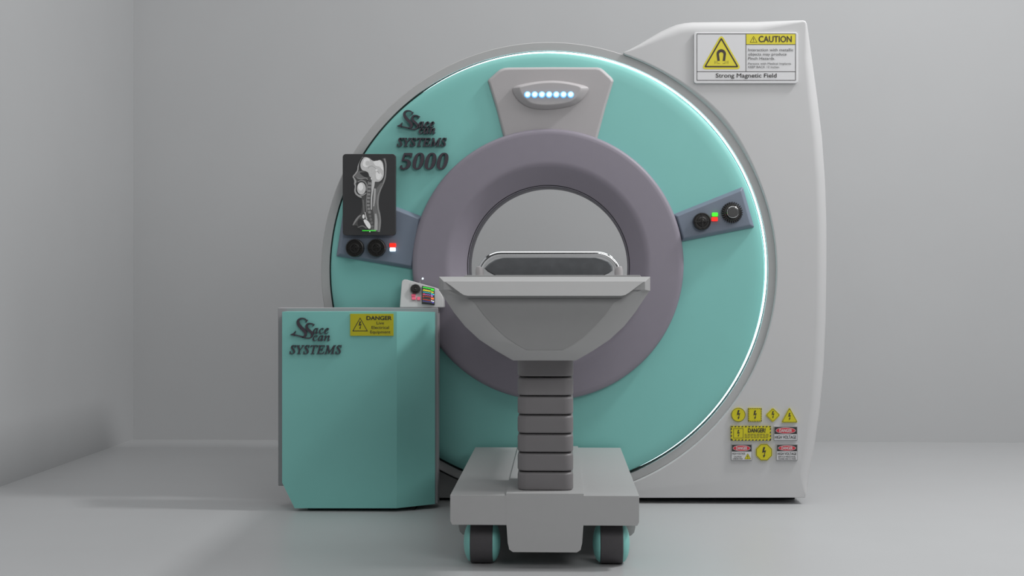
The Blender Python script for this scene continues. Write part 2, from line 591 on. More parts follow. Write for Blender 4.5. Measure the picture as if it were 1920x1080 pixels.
def knob(parent, cx, cy, r, ribs=28, name="knob"):
    c = at(cx, cy, YP); rr = r * YP / F
    bm = bmesh.new()
    n = ribs * 2
    rings = []
    for rad, t, rib in ((1.0, 0.0, 1), (1.0, -.026, 1), (.95, -.031, .5), (.86, -.032, 0), (.82, -.027, 0), (.60, -.027, 0), (.56, -.031, 0), (.36, -.032, 0), (.32, -.028, 0), (.12, -.029, 0), (.10, -.034, 0)):
        ring = []
        for i in range(n):
            a = 2 * PI * i / n
            q = rr * rad * (1 - (0.035 * rib if i % 2 else 0))
            ring.append(Vector((c.x + q * math.cos(a), c.y + t, c.z + q * math.sin(a))))
        rings.append(ring)
    loft(bm, rings)
    o = obj(name, bm, "knob", parent, angle=25)
    # raised cross bars shaped to imitate the radial sheen on the dial
    bm = bmesh.new()
    for k in range(4):
        a = PI / 2 * k + 0.1
        d = Vector((math.cos(a), 0, math.sin(a))); e = Vector((-d.z, 0, d.x))
        p = [c + d * rr * .13 + e * rr * .07, c + d * rr * .8 + e * rr * .05, c + d * rr * .8 - e * rr * .05, c + d * rr * .13 - e * rr * .07]
        poly_prism(bm, [q + Vector((0, -.0325, 0)) for q in p], [q + Vector((0, -.0265, 0)) for q in p])
    obj("sheen_bar", bm, "knob", parent)
    return o
def button(parent, cx, cy, w, h, m, Y=None, d=.008, name="button", lab=None):
    Y = Y or (YP - .010)
    bm = bmesh.new()
    prism(bm, rrect(cx - w / 2, cy - h / 2, cx + w / 2, cy + h / 2, min(w, h) * .2, 3), Y, 0.012)
    return obj(name, bm, m, parent, bevel=0.0012, seg=2, label=lab)
knob(pr_, 1315.5, 415.6, 16.5)
button(pr_, 1340.7, 402.2, 11.2, 7.2, "green", lab="green lit button")
button(pr_, 1340.1, 410.8, 11.6, 7.6, "red", lab="red lit button")
# toothed dial with a chrome ringed cap
c = at(1372, 398.7, YP); k_ = YP / F
bm = bmesh.new()
nT = 28
lathe(bm, c, [(0, -.022), (14.5 * k_, -.022), (15.5 * k_, -.019), (15.5 * k_, .002)], n=48)
for i in range(nT):
    a = 2 * PI * i / nT
    d = Vector((math.cos(a), 0, math.sin(a))); e = Vector((-d.z, 0, d.x))
    q = [c + d * 14.8 * k_ + e * 1.15 * k_, c + d * 19.6 * k_ + e * .85 * k_, c + d * 19.6 * k_ - e * .85 * k_, c + d * 14.8 * k_ - e * 1.15 * k_]
    poly_prism(bm, [p + Vector((0, -.019, 0)) for p in q], [p + Vector((0, .002, 0)) for p in q])
kn = obj("toothed_knob", bm, "knob", pr_, angle=30)
bm = bmesh.new()
cc = c + Vector((0, 0, 0))
lathe(bm, cc, [(0, -.042), (8.6 * k_, -.042), (9.6 * k_, -.040), (10 * k_, -.036), (11 * k_, -.020)], n=48)
obj("knob_cap", bm, "knobgrey", pr_)
bm = bmesh.new()
lathe(bm, cc + Vector((0, -.039, 0)), [(10 * k_ + 1.1 * k_ * math.cos(2 * PI * q / 10), 1.1 * k_ * math.sin(2 * PI * q / 10)) for q in range(10)], n=64, closed=True)
obj("knob_ring", bm, "chrome", pr_)
knob(pl_, 666.7, 465.4, 17.3, 30)
knob(pl_, 707.2, 465.0, 17.3, 30)
button(pl_, 736.1, 459.7, 12.2, 7.6, "red", lab="red lit button")
button(pl_, 736.0, 467.8, 11, 7.4, "white_l", lab="white lit button")

# raised lettering
def emblem(ox, oy, k, Y, depth, parent, small):
    """interlaced double S with barbed tail; k scales crop pixels to photo pixels"""
    def T(p): return (ox + p[0] * k, oy + p[1] * k) + ((p[2] * k,) if len(p) > 2 else ())
    s1 = [(392, 182, 10), (365, 158, 16), (320, 148, 20), (275, 158, 26), (248, 195, 40), (258, 245, 50), (295, 295, 52), (340, 340, 52), (374, 385, 46), (368, 430, 34), (332, 452, 26), (280, 440, 20), (220, 425, 16), (165, 410, 14)]
    s2 = [(508, 250, 9), (480, 235, 14), (440, 230, 18), (405, 240, 26), (388, 275, 34), (402, 320, 40), (440, 355, 42), (475, 390, 38), (482, 430, 28), (455, 462, 20), (410, 472, 16), (360, 466, 13), (315, 455, 9)]
    bm = bmesh.new()
    for s in (s1, s2):
        p = stroke_poly([T(q) for q in s], 6)
        prism(bm, p, Y, depth)
    for tri in ([(410, 172), (380, 170), (374, 208), (384, 216)], [(520, 243), (496, 238), (488, 272), (496, 280)], [(118, 414), (176, 388), (212, 350), (204, 390), (190, 404), (196, 436), (150, 422)]):
        prism(bm, [T(q) for q in tri], Y - .0003, depth)
    o = obj("emblem", bm, "letter", parent, wn=False)
    return o

YT = 5.922
# emblem strokes are in the cabinet crop's pixels (8.727 px per photo px)
emblem(731.6 - 0.4, 191.5, 0.1075, YT, 5.9415 - YT, scan, False)
def letters(name, s, x0, x1, yb, cap, Y, depth, parent, ref, **k):
    bm = bmesh.new()
    text_bm(bm, s, x0, x1, yb, cap, Y, depth=depth, ref=ref, **k)
    return obj(name, bm, "letter", parent, wn=False)
IH = "𝐻"
letters("lettering", "𝒂𝒄𝒆", 783.5, 814.5, 238.6, 16.5, YT, 5.9415 - YT, scan, IH)
letters("lettering", "𝒄𝒂𝒏", 785, 816, 250.6, 16.5, YT, 5.9415 - YT, scan, IH)
letters("lettering", "𝑆𝑌𝑆𝑇𝐸𝑀𝑆", 743.8, 837.2, 273.9, 15.2, YT, 5.9415 - YT, scan, IH, bold=0.012)
letters("lettering", "𝟓𝟎𝟎𝟎", 749.5, 840.5, 317.3, 31, YT, 5.9415 - YT, scan, "𝟎", shear=0.24)

# ================================================================== wall of stickers and signs on the side cover
YS = YC - 0.0085          # front of a sticker plate
def sticker(outline, name, label, m, cat="sticker", group="warning stickers on the side cover", Y=YS, thick=.0083, bev=0.0):
    bm = bmesh.new(); prism(bm, outline, Y, thick)
    o = obj(name, bm, m, None, bevel=bev, seg=2, wn=bev > 0)
    tag(o, label, cat, group)
    return o
def art(name, parent, layers, mats, Y=YS):
    """layers: list of (polys, material index), stacked a hair in front of the plate"""
    bm = bmesh.new()
    for i, (polys, mi) in enumerate(layers):
        flat(bm, polys, Y - .0005 - .0003 * i, mi)
    return obj(name, bm, mats, parent, wn=False, label=None)

# round
st = sticker(circ(1384.6, 777.7, 13.3), "warning_sticker", "round yellow sticker with black bolt, first of the top sticker row", "yellow")
art("symbol", st, [(band(circ(1384.6, 777.7, 13.0), circ(1384.6, 777.7, 12.3)), 0), ([bolt(1384.6, 777.7, 17.5)], 0)], ["ink"])
# square, dashed
def dashes(x0, y0, x1, y1, t, step, w):
    out = []
    x = x0
    while x < x1 - w * .5:
        out.append([(x + t * .6, y0), (min(x + w + t * .6, x1), y0), (x + w, y0 + t), (x, y0 + t)])
        out.append([(x + t * .6, y1 - t), (min(x + w + t * .6, x1), y1 - t), (x + w, y1), (x, y1)])
        x += step
    y = y0 + step * .5
    while y < y1 - w:
        out.append([(x0, y + t * .6), (x0 + t, y), (x0 + t, y + w), (x0, y + w + t * .6)])
        out.append([(x1 - t, y + t * .6), (x1, y), (x1, y + w), (x1 - t, y + w + t * .6)])
        y += step
    return out
st = sticker([(1402.8, 765), (1428.4, 765), (1428.4, 790.6), (1402.8, 790.6)], "warning_sticker", "square yellow sticker with black dashed border and bolt", "yellow")
art("symbol", st, [(dashes(1402.9, 765.1, 1428.3, 790.5, 1.8, 3.3, 1.5), 0), ([bolt(1415.6, 777.9, 16.5)], 0)], ["ink"])
# diamond
d0 = round_poly([(1449.3, 764.4), (1463.1, 778.2), (1449.3, 792), (1435.5, 778.2)], 3)
st = sticker(d0, "warning_sticker", "diamond shaped yellow sticker with black bolt", "yellow")
art("symbol", st, [(band(scale_poly(d0, .90), scale_poly(d0, .85)), 0), ([bolt(1449.3, 777.6, 13.5)], 0)], ["ink"])
# triangle
def tri(ax, ay, bx0, bx1, by, r=3): return round_poly([(ax, ay), (bx1, by), (bx0, by)], r)
d0 = tri(1480.6, 763.8, 1465.2, 1496.2, 792.2)
st = sticker(d0, "warning_sticker", "triangular yellow sticker with black bolt, last of the top sticker row", "yellow")
art("symbol", st, [(band(scale_poly(d0, .92), scale_poly(d0, .86)), 0), ([bolt(1480.4, 781, 13.5)], 0)], ["ink"])
# long danger sticker
st = sticker([(1370.2, 798.8), (1445.7, 798.8), (1445.7, 826.2), (1370.2, 826.2)], "danger_sticker", "long yellow sticker with striped border reading DANGER!", "yellow")
art("border", st, [(dashes(1370.3, 798.9, 1445.6, 826.1, 2.0, 6.5, 3.2), 0)], ["ink"])
fr_ = [(1375.2, 803.2), (1393.8, 803.2), (1393.8, 821.8), (1375.2, 821.8)]
art("symbol", st, [(band(fr_, scale_poly(fr_, .93)), 0), ([bolt(1384.5, 812.6, 13)], 0)], ["ink"])
text("lettering", "DANGER!", 1402.4, 1435.6, 810.8, 7.6, YS - .0007, "ink", st, bold=0.03)
for i in range(3):
    text("fine_print", ["ELECTRICAL EQUIPMENT INSIDE", "KEEP AWAY FROM THE COVERS UNLESS", "AUTHORISED PERSONNEL ONLY INSIDE"][i] if False else "lllilli lil illil lilli illi lill", 1396.2, 1441, 815.8 + 3.0 * i, 1.7, YS - .0007, "ink", st) if False else art(
        "fine_print", st, [([line((1396.2 + j * 5.7, 814.4 + 3.1 * i), (1396.2 + j * 5.7 + (4.9 if (i + j) % 3 else 3.8), 814.4 + 3.1 * i), 1.0) for j in range(8)], 0)], ["inkb"])
# danger / high voltage plates
def hv(x0, y0, x1, y1, split, label, extra):
    st = sticker([(x0, y0), (x1, y0), (x1, y1), (x0, y1)], "danger_sticker", label, "stickwhite")
    o_ = [(x0 + .2, y0 + .2), (x1 - .2, y0 + .2), (x1 - .2, y1 - .2), (x0 + .2, y1 - .2)]
    i_ = [(x0 + .8, y0 + .8), (x1 - .8, y0 + .8), (x1 - .8, y1 - .8), (x0 + .8, y1 - .8)]
    art("border", st, [(band(o_, i_), 0)], ["inkg"])
    cx, cy = (x0 + x1) / 2, (y0 + split) / 2 + .7
    w = (x1 - x0)
    rx = w * .42; ry = (split - y0) * .41
    art("header", st, [([[(x0 + 1.3, y0 + 1.3), (x1 - 1.3, y0 + 1.3), (x1 - 1.3, split), (x0 + 1.3, split)]], 0), ([circ(cx, cy, rx, 40, ry)], 1), ([circ(cx, cy, rx - .7, 40, ry - .7)], 2)], ["ink", "stickwhite", "stickred"])
    text("headline", "DANGER", cx - rx * .63, cx + rx * .63, cy + ry * .50, ry * 1.0, YS - .0018, "stickwhite", st, bold=.02)
    for (s, a, b, yb, cap, bo) in extra:
        text("lettering", s, a, b, yb, cap, YS - .0008, "ink", st, bold=bo)
    return st
hv(1450.9, 799.4, 1495.5, 825.7, 813.8, "white sticker reading DANGER HIGH VOLTAGE, right of the long yellow sticker", [("HIGH VOLTAGE", 1453, 1493, 822.6, 5.9, .012)])
st = hv(1371.0, 832.8, 1410.2, 863.4, 846.6, "white DANGER sticker with small yellow triangle, first of the bottom sticker row", [("HIGH VOLTAGE", 1373, 1397.4, 852.2, 3.2, .008), ("CAUTION", 1376, 1390.4, 857.7, 2.5, .008), ("UNDER RISK", 1374, 1393, 861.4, 2.4, .008)][:3])
t0 = tri(1402, 849.6, 1395.6, 1408.4, 861, 1.2)
art("symbol", st, [([t0], 0), (band(scale_poly(t0, .95), scale_poly(t0, .84)), 1), ([bolt(1402, 856.8, 6)], 1)], ["yellow", "ink"])
oc = [(1432.7 + 16.3 * math.cos(PI / 8 + PI / 4 * i), 848.1 + 16.6 * math.sin(PI / 8 + PI / 4 * i)) for i in range(8)]
st = sticker(oc, "warning_sticker", "octagonal yellow sticker with large black bolt, between two white stickers", "yellow")
art("symbol", st, [(band(scale_poly(oc, .955), scale_poly(oc, .91)), 0), ([bolt(1432.4, 848.2, 20)], 0)], ["ink"])
hv(1455.7, 833.0, 1495.7, 863.4, 846.0, "white DANGER HIGH VOLTAGE sticker with fine print, last of the bottom sticker row", [("HIGH VOLTAGE", 1458, 1493.4, 853.0, 4.6, .014), ("SERVICE PERSONNEL", 1459, 1492.5, 857.7, 2.5, .006), ("TRAINED AND TO WEAR", 1459, 1492.5, 861.6, 2.5, .006)])

# caution sign
YK = YC - .0100
sg = sticker(rrect(1301, 60.3, 1496.2, 156.4, 5, 5), "caution_sign", "white CAUTION Strong Magnetic Field sign with yellow magnet triangle", "signwhite", "sign", None, YK, .0097, 0.002)
def ar(name, layers, mats): return art(name, sg, layers, mats, YK)
X0, X1, Y0, Y1 = 1306.8, 1491.6, 63.6, 150.6
ar("border", [([line((X0, Y0), (X1, Y0), 1.0), line((X0, Y1), (X1, Y1), 1.0), line((X0, Y0), (X0, Y1), 1.0), line((X1, Y0), (X1, Y1), 1.0),
               line((1398.7, Y0), (1398.7, 134.2), 1.0), line((X0, 134.2), (X1, 134.2), 1.0), line((1398.7, 83.4), (X1, 83.4), 1.0)], 0)], ["ink"])
ar("caution_panel", [([[(1399.3, 64.1), (1491.1, 64.1), (1491.1, 82.9), (1399.3, 82.9)]], 0)], ["yellows"])
tp = round_poly([(1352.5, 63.6), (1390.5, 129.8), (1314.5, 129.8)], 10, 6)
tb_o = round_poly([(1352.5, 69.6), (1385.3, 126.3), (1319.8, 126.3)], 4, 4)
tb_i = round_poly([(1352.5, 75.0), (1380.8, 123.6), (1324.2, 123.6)], 1.5, 4)
def magnet():
    L = []
    out = [(1345.2, 114)] + arc(1352.4, 101, 8.8, 180, 360, 14) + [(1359.6, 114)]
    inn = [(1349.6, 114)] + arc(1352.4, 102, 4.3, 180, 360, 14) + [(1355.2, 114)]
    for i in range(len(out) - 1):
        L.append([out[i], out[i + 1], inn[i + 1], inn[i]])
    return L
ar("magnet_symbol", [([tp], 0), (band(tb_o, tb_i), 1), (magnet(), 1), ([line((1340.2, 113.4), (1340.2, 119.6), .5), line((1342.3, 114), (1342.3, 119), .5), line((1363, 114), (1363, 119), .5), line((1365.2, 113.4), (1365.2, 119.6), .5),
    line((1345.3, 119), (1350, 119), .6), line((1355, 119), (1359.8, 119), .6), line((1345.2, 114), (1345.2, 119), .4), line((1359.7, 114), (1359.7, 119), .4)], 1)], ["yellows", "inkb"])
w0 = [(1413, 67.3), (1420.2, 79.8), (1405.8, 79.8)]
ar("warning_symbol", [(band(w0, scale_poly(w0, .80)), 0), ([line((1413, 71.4), (1413, 76.2), 1.2), line((1413, 77.2), (1413, 78.3), 1.2)], 0)], ["inkb"])
def st_(name, s, a, b, yb, cap, m, bold=0.0): text(name, s, a, b, yb, cap, YK - .0012, m, sg, bold=bold)
st_("headline", "CAUTION", 1422.4, 1484.6, 78.8, 11.2, "inkb", .02)
st_("lettering", "Interaction with metallic", 1402.9, 1487.6, 95.8, 4.9, "inkg", .008)
st_("lettering", "objects may produce", 1402.9, 1475.0, 103.9, 4.9, "inkg", .008)
st_("lettering", "Pinch Hazards.", 1402.9, 1453.3, 111.9, 4.9, "inkg", .008)
st_("fine_print", "Persons with Medical Implants", 1402.9, 1483.2, 121.0, 3.6, "inkg", .006)
st_("fine_print", "KEEP BACK 12 inches.", 1402.9, 1462.0, 127.4, 3.7, "inkg", .006)
st_("headline", "Strong Magnetic Field", 1342.1, 1456.2, 145.2, 7.5, "ink", .014)

# ================================================================== scan display over the left panel
YD = 5.880
disp = thing("scan_display", "tall black display with grey side view scan of a head and neck", "screen", at(692, 441, YD + .05))
bm = bmesh.new(); prism(bm, rrect(642.4, 288.6, 741.6, 441.2, 6, 5), YD, 0.028)
obj("screen", bm, "screen", disp, bevel=0.002, seg=2)
bm = bmesh.new(); prism(bm, [(675, 400), (715, 400), (715, 436), (675, 436)], YD + .026, YP - YD - .0265)
obj("mount", bm, "knobgrey", disp)
def V(pts): return [(640 + x / 6.545, 280 + y / 6.545) + tuple(p / 6.545 for p in r) for x, y, *r in pts]
L = []
G = {"g70": 0, "g95": 1, "g120": 2, "g150": 3, "g175": 4, "g205": 5, "screen": 6}
def add(g, *polys): L.append((list(polys), G[g]))
head = V([(255, 92), (228, 150), (203, 205), (197, 258), (170, 300), (142, 330), (137, 348), (158, 362), (160, 400), (156, 425), (168, 445), (164, 470), (160, 505), (172, 548), (205, 578), (248, 600), (256, 680), (250, 740), (246, 780), (222, 800), (190, 840), (160, 890), (134, 938), (180, 930), (240, 985), (330, 1000), (400, 1010), (465, 1015), (478, 950), (484, 880), (480, 830), (462, 780), (450, 700), (455, 590), (475, 510), (505, 460), (532, 400), (548, 330), (550, 230), (540, 150), (515, 108), (478, 125), (430, 140), (390, 130), (350, 105), (300, 92)])
add("g70", head)
# pale skin line round the head, neck and back
add("g150", stroke_poly(V([(262, 95, 12), (235, 145, 14), (208, 205, 14), (200, 258, 14), (172, 302, 14), (146, 335, 14), (160, 362, 16), (172, 395, 26), (165, 425, 18), (176, 455, 20), (168, 505, 18), (182, 545, 20), (215, 574, 18), (248, 592, 12)]), 4))
add("g120", stroke_poly(V([(528, 112, 22), (545, 180, 18), (544, 260, 18), (536, 350, 18), (512, 420, 18), (476, 500, 20), (455, 570, 22), (446, 650, 24), (452, 730, 22), (468, 800, 22), (476, 880, 22), (468, 960, 26), (458, 1012, 26)]), 4))
add("g95", stroke_poly(V([(500, 420, 26), (440, 500, 36), (415, 600, 50), (405, 700, 50), (425, 800, 56), (432, 900, 60), (428, 1000, 60)]), 4))
add("g150", stroke_poly(V([(412, 480, 22), (408, 560, 26), (404, 640, 20), (396, 700, 14)]), 4))
add("g150", stroke_poly(V([(420, 790, 22), (428, 880, 36), (424, 990, 40)]), 4))
# skull gap then brain
add("screen", stroke_poly(V([(262, 100, 14), (232, 160, 14), (222, 210, 16), (240, 262, 14)]), 4))
add("screen", stroke_poly(V([(365, 118, 16), (420, 138, 22), (480, 122, 16), (520, 150, 12), (532, 240, 10), (520, 350, 12), (470, 405, 12)]), 4))
brain = V([(262, 118), (292, 96), (340, 108), (372, 132), (420, 146), (470, 130), (500, 152), (516, 200), (522, 290), (512, 345), (480, 388), (440, 398), (415, 398), (404, 430), (390, 500), (376, 560), (368, 480), (372, 400), (366, 350), (344, 330), (330, 288), (300, 268), (262, 258), (240, 225), (236, 175)])
add("g175", smooth(brain))
add("g205", smooth(V([(395, 150), (470, 140), (505, 180), (515, 260), (470, 215), (420, 200)])))
add("g205", smooth(V([(275, 130), (310, 105), (345, 125), (340, 190), (300, 220), (262, 190)])))
add("g175", smooth(V([(300, 150), (335, 140), (350, 170), (325, 200), (300, 190)])))
add("g205", smooth(V([(425, 285), (470, 285), (495, 320), (470, 370), (430, 360)])))
add("g150", stroke_poly(V([(330, 235, 8), (345, 212, 10), (380, 205, 8), (420, 235, 8), (438, 262, 14), (470, 300, 8)]), 4))
add("g205", circ(*V([(432, 256)])[0], 2.2, 12), circ(*V([(490, 324)])[0], 1.6, 12), circ(*V([(372, 360)])[0], 1.8, 12))
# brainstem and cord
add("g175", stroke_poly(V([(392, 280, 46), (392, 360, 36), (394, 430, 28), (382, 500, 20), (372, 580, 17), (368, 660, 15), (368, 740, 12)]), 5))
# nasal passages
add("g95", V([(205, 270), (250, 268), (310, 290), (330, 320), (320, 360), (250, 365), (190, 350), (160, 335)]))
add("screen", smooth(V([(230, 285), (320, 285), (335, 330), (300, 345), (250, 315)])))
add("g120", stroke_poly(V([(190, 350, 12), (240, 362, 14), (300, 350, 12), (325, 375, 10)]), 4))
add("screen", stroke_poly(V([(322, 375, 26), (330, 440, 20), (322, 520, 16), (300, 560, 12)]), 4))
# tongue
add("screen", circ(*V([(246, 470)])[0], 10.2, 28, 14.4))
add("g120", stroke_poly(V([(200, 400, 10), (250, 382, 14), (295, 405, 16), (312, 450, 12), (305, 510, 10)]), 4))
add("g175", circ(*V([(246, 480)])[0], 8.2, 28, 11.6))
add("g205", circ(*V([(236, 460)])[0], 5.0, 20, 7.0))
add("g150", stroke_poly(V([(186, 545, 12), (225, 570, 12), (270, 560, 10), (305, 535, 10)]), 4))
# vertebrae
for vx, vy in ((352, 420), (346, 465), (343, 510), (338, 553), (336, 597), (332, 642), (332, 687), (338, 730), (346, 772)):
    add("g120", rrect(*V([(vx - 18, vy - 16)])[0], *V([(vx + 16, vy + 15)])[0], 0.8, 2))
add("g120", stroke_poly(V([(330, 390, 10), (322, 480, 8), (314, 580, 10), (306, 680, 8), (314, 770, 8)]), 4))
add("g95", stroke_poly(V([(268, 620, 16), (274, 700, 18), (280, 780, 14)]), 4))
for vx, vy in ((352, 820), (362, 860), (372, 900), (380, 945), (384, 985)):
    add("g95", circ(*V([(vx, vy)])[0], 2.6, 12))
# chest
add("screen", smooth(V([(215, 860), (262, 870), (300, 930), (330, 985), (240, 975), (200, 915)])))
add("g120", stroke_poly(V([(142, 930, 10), (180, 870, 22), (215, 825, 18), (240, 810, 10)]), 4))
add("g95", stroke_poly(V([(200, 960, 8), (260, 940, 16), (310, 970, 14)]), 4))
add("g205", smooth(V([(272, 872), (300, 862), (335, 890), (358, 930), (358, 965), (335, 972), (300, 930)])))
add("g205", circ(*V([(272, 825)])[0], 2.2, 14, 4.0))
add("g175", stroke_poly(V([(292, 770, 8), (300, 820, 12), (312, 860, 14)]), 4))
art("scan_image", disp, L, ["g70", "g95", "g120", "g150", "g175", "g205", "screen"], YD)
art("scale_bar", disp, [([line(V([(255, 998)])[0], V([(425, 998)])[0], 1.3)], 0), ([V([(350, 1000), (357, 1015), (343, 1015)])], 1)], ["lg", "lw"], YD - .02)

# ================================================================== patient table
YTB = 4.55
tb0 = at(1021.5, 1055, 5.2)
table = thing("patient_table", "grey wheeled patient table with boat shaped end on a ribbed column", "table", (tb0.x, 5.2, 0))
ZB1 = at(1021, 929, YTB).z; ZB0 = at(1021, 985, YTB).z
xl = at(844, 929, YTB).x; xr = at(1198.5, 929, YTB).x
bm = bmesh.new(); 
YBK = 5.920
fr = [Vector((xl, YTB, ZB1)), Vector((xr, YTB, ZB1)), Vector((xr, YTB, ZB0 + .012)), Vector((xr - .006, YTB, ZB0)), Vector((xl + .006, YTB, ZB0)), Vector((xl, YTB, ZB0 + .012))]
poly_prism(bm, fr, [Vector((p.x, YBK, p.z)) for p in fr])
obj("base", bm, "basegrey", table, bevel=0.0012, seg=2)
bx0 = at(949, 929, YTB).x; bx1 = at(1094.5, 929, YTB).x
zt = at(1021, 925.5, YTB).z; zb = at(1021, 1035.5, YTB).z
bm = bmesh.new()
yf, yk = YTB - .0005, YBK + .0005
fr = [(bx0, zt), (bx1, zt), (bx1, ZB0 + .01), (bx1 - .002, ZB0 - .01), (bx1 - .005, zb + .03), (bx1 - .010, zb + .008), (bx1 - .022, zb), (bx0 + .022, zb), (bx0 + .010, zb + .008), (bx0 + .005, zb + .03), (bx0 + .002, ZB0 - .01), (bx0, ZB0 + .01)]
poly_prism(bm, [Vector((x, yf, z)) for x, z in fr], [Vector((x, yk, z)) for x, z in fr])
obj("base_beam", bm, "basegrey", table, angle=40, wn=False)
for s in (-1, 1):
    xo = (at(857.5, 1000, 4.72).x if s < 0 else at(1193.2, 1000, 4.72).x)
    zk = at(1000, 1010, 4.72).z
    bm = bmesh.new()
    x_in = xo - s * 0.05
    sec = [(xo, ZB0 + .002), (xo, zk + .03), (xo - s * .004, zk + .012), (xo - s * .014, zk + .002), (xo - s * .025, zk), (x_in + s * .006, zk), (x_in, zk + .01), (x_in, ZB0 + .002)]
    poly_prism(bm, [Vector((x, 4.78, z)) for x, z in sec], [Vector((x, 5.88, z)) for x, z in sec])
    obj("side_skirt", bm, "table", table, angle=40)
# wheels
def wheel(cx, Yc):
    c = at(cx, 1016, 4.66); r = .068; hw = 21.0 * 4.66 / F
    C = Vector((c.x, Yc, r))
    bm = bmesh.new()
    lathe(bm, C, [(0.02, -hw), (r - .003, -hw), (r - .0005, -hw + .002), (r, -hw + .005), (r, hw - .005), (r - .0005, hw - .002), (r - .003, hw), (.02, hw)], axis="X", n=64, closed=True)
    w = obj("wheel", bm, "tire", table, origin=C, angle=30)
    for s in (-1, 1):
        bm = bmesh.new()
        rr = .064; bulge = .0245
        prof = [(rr * math.cos(PI / 2 * k / 10), s * (hw - .001 + bulge * math.sin(PI / 2 * k / 10))) for k in range(11)]
        prof[-1] = (0.0, prof[-1][1])
        lathe(bm, C, [(rr, s * (hw - .006))] + prof, axis="X", n=48)
        obj("hub_cap", bm, "teal", w, label="domed teal hub cap")
for cx in (904, 1146):
    wheel(cx, 4.66)
for cx in (904, 1146):
    wheel(cx, 5.72)
# ribbed lift column
YCo = 4.615
cx0, cx1 = at(970, 800, YCo).x, at(1075, 800, YCo).x
yb_ = [919, 884.5, 849, 813.5, 778, 742.5, 707, 664]
zc = [at(1021, y, YCo).z for y in yb_]
zc[0] = zt - .001
D = 0.30
def rr_xy(x0, x1, y0, y1, r, z, n=6):
    out = []
    for cx, cy, a0 in ((x1 - r, y0 + r, -90), (x1 - r, y1 - r, 0), (x0 + r, y1 - r, 90), (x0 + r, y0 + r, 180)):
        for k in range(n + 1):
            a = math.radians(a0 + 90 * k / n)
            out.append(Vector((cx + r * math.cos(a), cy + r * math.sin(a), z)))
    return out
for i in range(7):
    z0, z1 = zc[i], zc[i + 1]
    g = .0016
    bm = bmesh.new()
    rings = []
    for dz, e in ((z0 + (g if i else 0), .006), (z0 + g + .002, .0022), (z0 + g + .006, 0.0), (z1 - g - .010, 0.0), (z1 - g - .004, .0025), (z1 - g, .008)):
        rings.append(rr_xy(cx0 + e, cx1 - e, YCo + e, YCo + D - e, .030 - e * .5, dz))
    loft(bm, rings)
    obj("column_segment", bm, "column", table, angle=60)
bm = bmesh.new()
loft(bm, [rr_xy(cx0 + .014, cx1 - .014, YCo + .014, YCo + D - .014, .02, z) for z in (zc[0] + .003, zc[-1] - .002)])
obj("column_core", bm, "black", table)
# boat-shaped underside
def mirror(pts, cx=1021.0):
    return pts + [(2 * cx - x, y) for x, y in pts[::-1]]
half_o = [(1219, 544), (1206, 563), (1190, 587), (1170, 612), (1143, 637), (1112, 657.5), (1080, 676)]
half_i = [(1203, 544), (1160, 563), (1140, 588), (1120, 611), (1097, 633), (1075, 648), (1056, 658.5)]
YN = 4.47
out_o = mirror(half_o); out_i = mirror(half_i)
bm = bmesh.new()
A = [at(x, y, YN - .035) for x, y in out_i]
Bv = [at(x, y, YN) for x, y in out_o]
B0 = []
for a, b in zip(A, Bv):
    B0.append(a.lerp(b, .80) + Vector((0, -.004, 0)))
ctr = Vector((A[0].x * .5 + A[-1].x * .5, YN, 0))
back = [Vector((p.x, 5.55, p.z)) for p in Bv]
bk2 = [Vector((ctr.x + (p.x - ctr.x) * .8, 5.75, .93 + (p.z - .93) * .35)) for p in Bv]
loft(bm, [A, B0, Bv, back, bk2], 0)
bm.faces.ensure_lookup_table()
obj("underside_hull", bm, ["table"], table, angle=28)
# darker inset front
bm = bmesh.new()
ip = mirror([(1166, 560), (1151, 568), (1136, 589), (1117, 610), (1095, 631), (1073, 646), (1055, 656)])
prism(bm, ip, YN - .037, .01)
obj("front_inset", bm, "tabledark", table, wn=False)
# top rim with chamfered front, and the sloped visor below it
bm = bmesh.new()
ro = [(823, 518.8), (1219.2, 518.8), (1219.2, 545.5), (823, 545.5)]
ri_ = [(832, 528), (1209.5, 528), (1209.5, 543.5), (832, 543.5)]
taper(bm, ri_, YN - .045, ro, YN - .01, 5.75)
obj("table_top", bm, "table", table, bevel=.001, seg=2)
bm = bmesh.new()
vt = [at(x, y, YN - .040) for x, y in [(835, 528.6), (1206, 528.6)]]
vb = [at(x, y, YN - .085) for x, y in [(1198, 536), (1178, 549.5), (1172, 553), (1165, 554.4), (877, 554.4), (870, 553), (864, 549.5), (844, 536)]]
vt = [at(835, 528.6, YN - .047), at(1206.5, 528.6, YN - .047)]
frontp = vt + [at(x, y, YN - .047 - .026 * (y - 528.6) / 26) for x, y in [(1197, 535.5), (1179, 549), (1172.5, 553), (1165, 554.6), (877, 554.6), (869.5, 553), (863, 549), (845, 535.5)]]
backp = [Vector((p.x, YN - .02, p.z)) for p in frontp]
poly_prism(bm, frontp, backp)
obj("front_visor", bm, "table", table, wn=False)
# sliding bed plate
bm = bmesh.new()
bl, br = at(866, 516, 4.65).x, at(1206, 516, 4.65).x
ztop = at(1021, 515.9, 4.65).z
zrim = at(1021, 518.8, YN - .01).z
poly_prism(bm, [Vector((bl + .01, 4.65, ztop)), Vector((br - .01, 4.65, ztop)), Vector((br, 4.65, zrim - .01)), Vector((br, 4.65, zrim - .02)), Vector((bl, 4.65, zrim - .02)), Vector((bl, 4.65, zrim - .01))],
           [Vector((bl + .01, 6.35, ztop)), Vector((br - .01, 6.35, ztop)), Vector((br, 6.35, zrim - .01)), Vector((br, 6.35, zrim - .02)), Vector((bl, 6.35, zrim - .02)), Vector((bl, 6.35, zrim - .01))])
obj("bed_plate", bm, "tabledark", table, bevel=.002, seg=2)
